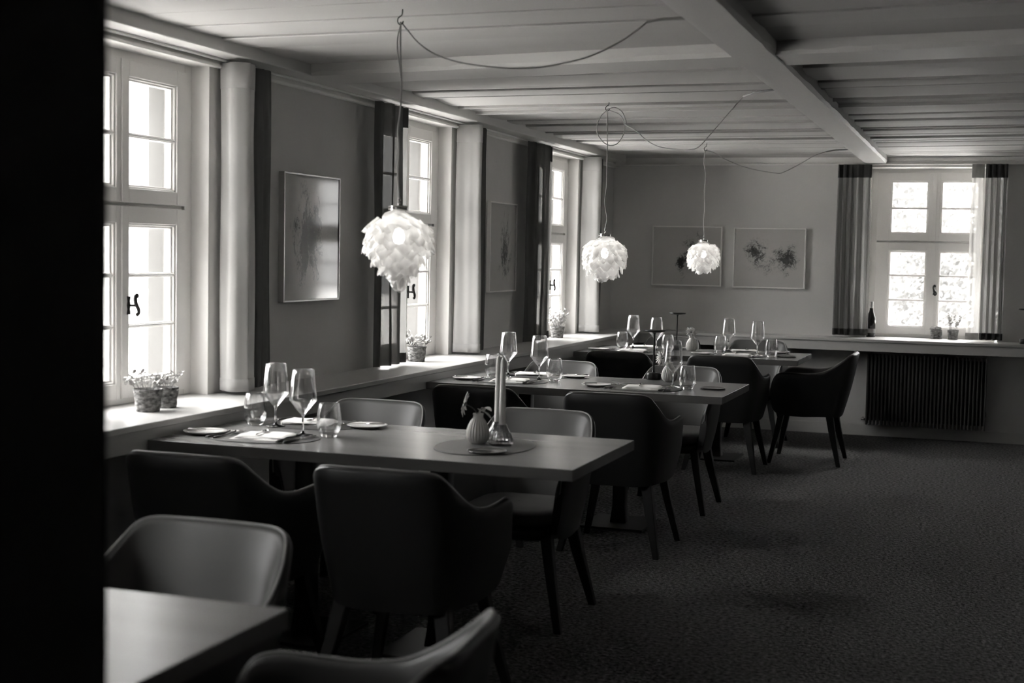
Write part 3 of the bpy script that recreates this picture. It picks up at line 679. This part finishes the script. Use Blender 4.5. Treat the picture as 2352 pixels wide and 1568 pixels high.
P['f1'] = Proto(mk_flower(1.35, PI+.15, .032, 3, True, (-.045, -.01))); P['f2'] = Proto(mk_flower(1.15, -1.55, .022, 5, False, (-.034, -.02))); P['f3'] = Proto(mk_flower(1.2, -1.30, .030, 8, False, (-.002, -.014)))
P['f1'].place((1.428, 4.10, Z3), 0, 'pale daisy seen side on with broad leaves, in the vase beside the candles', 'cut daisies')
P['f2'].place((1.497, 6.90, Z3), 0, 'large pale daisy drooping from the vase on the middle table', 'cut daisies')
P['f3'].place((1.078, 9.50, TH), 0, 'pale daisy facing the camera in the vase on the back table', 'cut daisies')
for x, y, a in ((1.476, 4.172, 'left'), (1.520, 4.098, 'right')):
    P['holder'].place((x, y, Z3), 0, 'clear ribbed glass holder under the %s tall candle' % a, 'glass candle holders')
    P['candle'].place((x, y, Z3+.0502), 0, '%s of the two tall ivory taper candles' % a, 'taper candles')
cpos = [(1.535, 3.905, Z3, 'shiny dark coaster in front of the vase on the candle table'), (1.787, 6.645, TH, 'dark round coaster near the aisle end of the middle table'), (1.80, 9.285, TH, 'dark round coaster near the aisle end of the back table')]
for x, y, z, lb in cpos: P['coaster'].place((x, y, z), 0, lb, 'dark coasters')
P['lamp'].place((1.385, 7.00, Z3 if 1 else TH), 0, 'black cordless lamp with a flat disc head on the middle table', 'black disc lamps')
P['lamp'].place((.958, 9.54, TH), 0, 'black cordless lamp with a flat disc head on the back table', 'black disc lamps')
P['lamp'].place((3.40, 11.03, LZ), 0, 'black disc lamp on the back ledge at the right edge of the picture', 'black disc lamps')

# ------------------------------------------------------------------ things on the ledge
def pot_plant(loc, rt, rb, h, seed, kind, label, spread=.07, nst=16, hh=.07):
    r = thing('potted_plant', label, 'potted plant', loc, group='birch bark pots of herbs'); rn = random.Random(seed)
    pr = [(.001, 0), (rb, 0)]+[(rb+(rt-rb)*k/8+rn.uniform(-.0015, .0015), h*k/8) for k in range(1, 9)]+[(rt-.004, h), (rt-.006, h-.012), (.001, h-.012)]
    MB().lathe(pr, 28).build('bark_pot', 'bark', r)
    m = MB(); m.lathe([(rt-.007, h-.013), (.5*rt, h-.006), (.001, h-.004)], 20); m.build('soil', 'soil', r)
    st = MB(); lf = MB()
    for k in range(nst):
        a = rn.uniform(0, 2*PI); q = rn.uniform(.1, .75)*rt; b = Vector((q*math.cos(a), q*math.sin(a), h-.008)); out = rn.uniform(.3, 1.0)*spread
        t = b+Vector((out*math.cos(a+rn.uniform(-.5, .5)), out*math.sin(a), hh*rn.uniform(.4, 1.1))); md = b.lerp(t, .5)+Vector((0, 0, .012))
        pts = catmull([b, md, t], 4); st.tube(pts, .0009, 5)
        for j in range(7 if kind == 'round' else 9):
            p = Vector(pts[min(len(pts)-1, 3+rn.randrange(len(pts)-3))])+Vector([rn.uniform(-.008, .008) for _ in range(3)]); s = rn.uniform(.005, .010) if kind == 'round' else rn.uniform(.003, .007)
            n = Vector([rn.uniform(-1, 1) for _ in range(3)]).normalized(); aa = n.orthogonal().normalized(); bb = n.cross(aa)
            lf.add([p+aa*s*math.cos(x)*1.3+bb*s*math.sin(x)*.8 for x in [2*PI*i/7 for i in range(7)]], [tuple(range(7))], True)
    st.build('stems', 'green', r); lf.build('foliage', 'palegreen', r); return r
pot_plant((.135, 3.975, LZ), .056, .044, .086, 1, 'round', 'herb in a birch bark pot at the nearest window, closer to the camera', nst=20)
pot_plant((.120, 4.118, LZ), .050, .040, .080, 2, 'long', 'smaller herb in a birch bark pot behind another at the nearest window', nst=12)
pot_plant((.045, 6.79, LZ), .056, .046, .085, 3, 'round', 'bushy herb in a birch bark pot at the middle left-wall window', nst=34, hh=.085)
pot_plant((.045, 9.50, LZ), .056, .046, .085, 4, 'round', 'tall herb in a birch bark pot at the farthest left-wall window', nst=34, hh=.14)
pot_plant((2.722, 11.33, LZ), .047, .046, .075, 5, 'long', 'low tufted herb in a bark pot on the back window sill', nst=34, hh=.022, spread=.02)
pot_plant((2.852, 11.33, LZ), .045, .038, .078, 6, 'round', 'taller leafy herb in a bark pot on the back window sill', nst=16, hh=.14, spread=.05)
r = thing('wine_bottle', 'dark wine bottle with a pale foil cap on the back ledge beside the curtain', 'bottle', (2.208, 11.24, LZ))
MB().lathe([(.001, 0), (.034, 0), (.037, .003), (.037, .15), (.035, .165), (.026, .19), (.018, .215), (.0145, .235), (.0140, .262), (.001, .262)], 40).build('body', 'bottle', r)
MB().lathe([(.0146, .238), (.0152, .262), (.0158, .290), (.001, .291)], 30).build('foil_cap', 'foil', r)
MB().lathe([(.0374, .035), (.0374, .07)], 40).build('label_band', 'label', r)

# ------------------------------------------------------------------ radiator under the back ledge
r = thing('radiator', 'dark upright-tube radiator under the back window ledge', 'radiator', (2.205, YB-.125, .105))
MB().box(0, .925, .045, .062, .03, .545).build('back_panel', 'radiator', r)
rib0 = MB().box(-.0075, .0075, -.045, .045, 0, .575).build('rib', 'radiator', r, bevel=.005)
nr = 32
for i in range(nr):
    c = rib0 if i == 0 else rib0.copy()
    if i: COL.objects.link(c); c.parent = r
    c.location = (.008+i*(.910/(nr-1)), 0, 0)
m = MB(); m.tube([(-.03, 0, .04), (-.005, 0, .04)], .009, 10); m.tube([(-.03, 0, .04), (-.03, .125, .04)], .009, 10); m.build('valve', 'chrome', r)
MB().box(-.004, .0, .05, .124, .10, .14).build('bracket', 'radiator', r); MB().box(.925, .929, .05, .124, .10, .14).build('bracket', 'radiator', r)
m = MB(); m.box(.1, .13, .06, .125, .4, .43); m.box(.8, .83, .06, .125, .4, .43); m.build('wall_mount', 'radiator', r)

# ------------------------------------------------------------------ glass petal pendants
def petal_mesh(seed):
    rn = random.Random(seed); ph = rn.uniform(0, 6); pt = rn.uniform(.5, 1)
    def fn(a, b):
        q = (a-.5)*2; w = .041*(math.sin(PI*(.16+.76*b**1.2)))**.5*(1+.07*math.sin(b*9+ph)); l = .076*b
        return (q*w, -.012*q*q+.016*b*b-.010*b**4+.002*math.sin(q*5+b*6+ph), -l+.010*q*q*b*(1+.4*math.sin(ph))+.003*math.sin(q*6+ph)*b)
    m = MB().grid(fn, 8, 9); me = bpy.data.meshes.new('petal'); me.from_pydata(m.v, [], m.f); me.update(); me.polygons.foreach_set('use_smooth', m.sm)
    me.materials.append(M['petalglass']); return me
PM = [petal_mesh(s) for s in range(5)]
def pendant(label, cx, cy, ztop, prof, h, seed, drop, drop2, cords, loops, sleeve, hook):
    r = thing('pendant_lamp', label, 'pendant lamp', (cx, cy, 0), group='glass petal pendants'); rn = random.Random(seed)
    off = Vector((cx, cy, 0)); L = lambda P_: [Vector(p)-off for p in P_]
    x0, y0 = 0, 0
    MB().lathe([(.001, ztop+.004), (.030, ztop+.004), (.031, ztop+.002), (.031, ztop-.012), (.029, ztop-.014), (.001, ztop-.014)], 32).build('metal_cap', 'chrome', r)
    m = MB(); m.tube([(-.026, -.008, ztop-.004), (-.036, -.012, ztop-.004)], .007, 10); m.tube([(0, 0, ztop), (0, 0, ztop+.016)], .005, 8); m.tube([(.005*math.cos(a), 0, ztop+.026+.010*math.sin(a)) for a in [2*PI*k/12 for k in range(13)]], .0015, 6)
    m.build('hanging_ring', 'chrome', r)
    MB().lathe([(.001, ztop-.076), (.012, ztop-.080), (.018, ztop-.094), (.021, ztop-.108), (.018, ztop-.122), (.010, ztop-.130), (.001, ztop-.133)], 20).build('bulb', 'bulb', r)
    MB().tube([(0, 0, ztop-.014), (0, 0, ztop-.078)], .012, 12).build('lamp_socket', 'chrome', r)
    def rad(t):
        for (a, ra), (b, rb_) in zip(prof, prof[1:]):
            if a <= t <= b: return ra+(rb_-ra)*(t-a)/(b-a)
        return prof[-1][1]
    n = 98; rows = 9; cnt = [6, 12, 15, 15, 14, 12, 10, 8, 6]
    for j in range(rows):
        t = j/(rows-1); R = rad(t); k0 = rn.uniform(0, 1)
        for k in range(cnt[j]):
            a = 2*PI*(k+k0+rn.uniform(-.18, .18))/cnt[j]; z = ztop-.012-t*(h-.085)+rn.uniform(-.008, .008)
            o = bpy.data.objects.new('petal', PM[rn.randrange(5)]); COL.objects.link(o); o.parent = r
            tl = (.95-.8*t**.6)+rn.uniform(-.14, .14) if j < 2 else .30-.22*t+rn.uniform(-.14, .14); q = R-.050*math.sin(tl)-.008
            q = max(q, .004); sc = rn.uniform(.78, 1.04)*(1 if t < .8 else .85)
            o.location = (q*math.cos(a), q*math.sin(a), z)
            o.rotation_euler = (Matrix.Rotation(a-PI/2, 3, 'Z') @ Matrix.Rotation(tl, 3, 'X') @ Matrix.Rotation(rn.uniform(-.25, .25), 3, 'Z')).to_euler()
            o.scale = (sc, sc, sc)
    m = MB()
    m.tube(L(catmull(drop, 5)), .0030, 8)
    if drop2: m.tube(L(catmull(drop2, 5)), .0028, 8)
    m.tube(L(catmull(cords, 5)), .0030, 8)
    for lp in loops: m.tube(L(catmull(lp, 5)), .0028, 8)
    m.build('cord', 'cord', r)
    m = MB(); m.tube(L(sleeve), .0055, 8); m.build('cord_sleeve', 'cord', r)
    hx, hy, hz = hook; c = [(hx+.008, hy, H+.004), (hx+.006, hy, hz+.022), (hx-.002, hy, hz+.016), (hx-.010, hy, hz+.008), (hx-.010, hy, hz-.004), (hx-.002, hy, hz-.012), (hx+.008, hy, hz-.008), (hx+.011, hy, hz)]
    m = MB(); m.tube(L(catmull(c, 4)), .0021, 8); m.build('ceiling_hook', 'iron', r)
    return r
heart = [(0, .060), (.12, .118), (.3, .130), (.45, .122), (.6, .104), (.75, .076), (.88, .044), (1, .016)]
ball = [(0, .060), (.12, .118), (.3, .128), (.5, .126), (.7, .116), (.85, .092), (1, .062)]
pendant('largest glass petal pendant lamp, heart-shaped, hanging over the candle table', 1.152, 4.0, 1.592, heart, .305, 3,
        [(1.152, 4, 1.62), (1.151, 4.0, 1.638), (1.145, 4.0, 1.707), (1.149, 4.0, 1.799), (1.143, 4.0, 1.86), (1.152, 4.0, 1.937), (1.154, 4.0, 2.043), (1.149, 4.0, 2.13), (1.148, 4.0, 2.235)],
        [(1.149, 4.0, 2.232), (1.137, 4.0, 2.185), (1.137, 4.0, 2.14), (1.146, 4.0, 2.089), (1.152, 4.0, 2.043)],
        [(1.144, 4.0, 2.232), (1.149, 4.001, 2.238), (1.17, 4.006, 2.213), (1.208, 4.017, 2.168), (1.268, 4.033, 2.128), (1.358, 4.057, 2.1), (1.462, 4.085, 2.086), (1.565, 4.112, 2.082), (1.668, 4.14, 2.094), (1.785, 4.171, 2.124), (1.887, 4.198, 2.174), (1.951, 4.216, 2.22), (1.987, 4.225, 2.25)],
        [], [(1.98, 4.224, 2.246), (2.03, 4.237, 2.256), (2.12, 4.26, 2.262)], (1.147, 4.0, 2.243))
pendant('glass petal pendant with a big loop of cord, over the middle table', 1.102, 6.95, 1.553, ball, .275, 14,
        [(1.102, 6.95, 1.58), (1.103, 6.95, 1.596), (1.11, 6.95, 1.645), (1.095, 6.95, 1.729), (1.103, 6.95, 1.813), (1.104, 6.95, 1.885), (1.102, 6.95, 2.053), (1.098, 6.95, 2.235)], None,
        [(1.206, 6.95, 2.162), (1.215, 6.91, 2.15), (1.256, 6.843, 2.132), (1.308, 6.813, 2.103), (1.351, 6.788, 2.066), (1.422, 6.748, 2.025), (1.504, 6.7, 2.005), (1.624, 6.631, 1.992), (1.688, 6.594, 2.004), (1.758, 6.554, 2.067), (1.847, 6.503, 2.155), (1.942, 6.448, 2.248)],
        [[(1.1, 6.95, 2.242), (1.056, 6.952, 2.197), (1.038, 6.952, 2.13), (1.064, 6.953, 2.077), (1.105, 6.955, 2.046), (1.152, 6.955, 2.05), (1.188, 6.955, 2.095), (1.197, 6.955, 2.148), (1.173, 6.955, 2.207), (1.11, 6.95, 2.237)],
         [(1.1, 6.95, 2.242), (1.14, 6.948, 2.251), (1.18, 6.948, 2.229), (1.203, 6.948, 2.183), (1.206, 6.95, 2.162)]],
        [(1.935, 6.452, 2.242), (2.0, 6.415, 2.255), (2.12, 6.35, 2.262)], (1.099, 6.95, 2.245))
pendant('smallest looking glass petal pendant, over the back table before the drawings', 1.088, 9.80, 1.565, ball, .265, 27,
        [(1.088, 9.8, 1.59), (1.088, 9.8, 1.62), (1.081, 9.8, 1.7), (1.087, 9.8, 1.83), (1.081, 9.8, 1.928), (1.087, 9.8, 2.057), (1.071, 9.8, 2.154), (1.08, 9.8, 2.235)], None,
        [(1.08, 9.8, 2.235), (1.107, 9.81, 2.229), (1.149, 9.828, 2.214), (1.242, 9.856, 2.161), (1.395, 9.899, 2.107), (1.578, 9.964, 2.076), (1.639, 9.979, 2.084), (1.758, 10.028, 2.151), (1.848, 10.065, 2.209), (1.939, 10.102, 2.246)],
        [], [(1.93, 10.1, 2.242), (1.99, 10.124, 2.256), (2.11, 10.17, 2.262)], (1.081, 9.8, 2.243))

# ------------------------------------------------------------------ outside
struct(MB().box(-60, -.3, -30, 60, -.9, -.6).build('ground_side', 'ground')); struct(MB().box(-.3, 60, 11.72, 60, -.9, -.6).build('ground_back', 'ground'))
def tree_obj(loc, h, rad_, seed, label):
    r = thing('garden_tree', label, 'tree', loc, group='pale trees outside the back window'); rn = random.Random(seed)
    m = MB(); m.tube([(0, 0, 0), (.1, 0, h*.25), (0, .1, h*.45)], [.16, .12, .08], 10)
    ends = []
    for k in range(9):
        a = rn.uniform(0, 2*PI); e_ = Vector((rad_*.7*math.cos(a), rad_*.7*math.sin(a), h*rn.uniform(.25, .9))); m.tube(catmull([(0, 0, h*.2+.1*k), e_*.5+Vector((0, 0, .2)), e_], 3), .03, 6); ends.append(e_)
    m.build('trunk', 'trunk', r)
    m = MB()
    for k in range(11000):
        c = rn.choice(ends); p = c+Vector([rn.gauss(0, rad_*.33) for _ in range(3)])
        if p.z < .6: continue
        s = rn.uniform(.022, .055); n = Vector([rn.uniform(-1, 1) for _ in range(3)]).normalized(); a = n.orthogonal().normalized(); b = n.cross(a)
        m.add([p+a*s, p+b*s*.6, p-a*s, p-b*s*.6], [(0, 1, 2, 3)])
    m.build('foliage', 'leaves', r); return r
tree_obj((2.35, 17.2, -.6), 4.4, 1.3, 1, 'nearer pale leafy tree outside the back window')
tree_obj((2.3, 24.0, -.6), 5.4, 1.7, 2, 'farther pale tree standing behind another outside the back window')
bpy.context.view_layer.update()
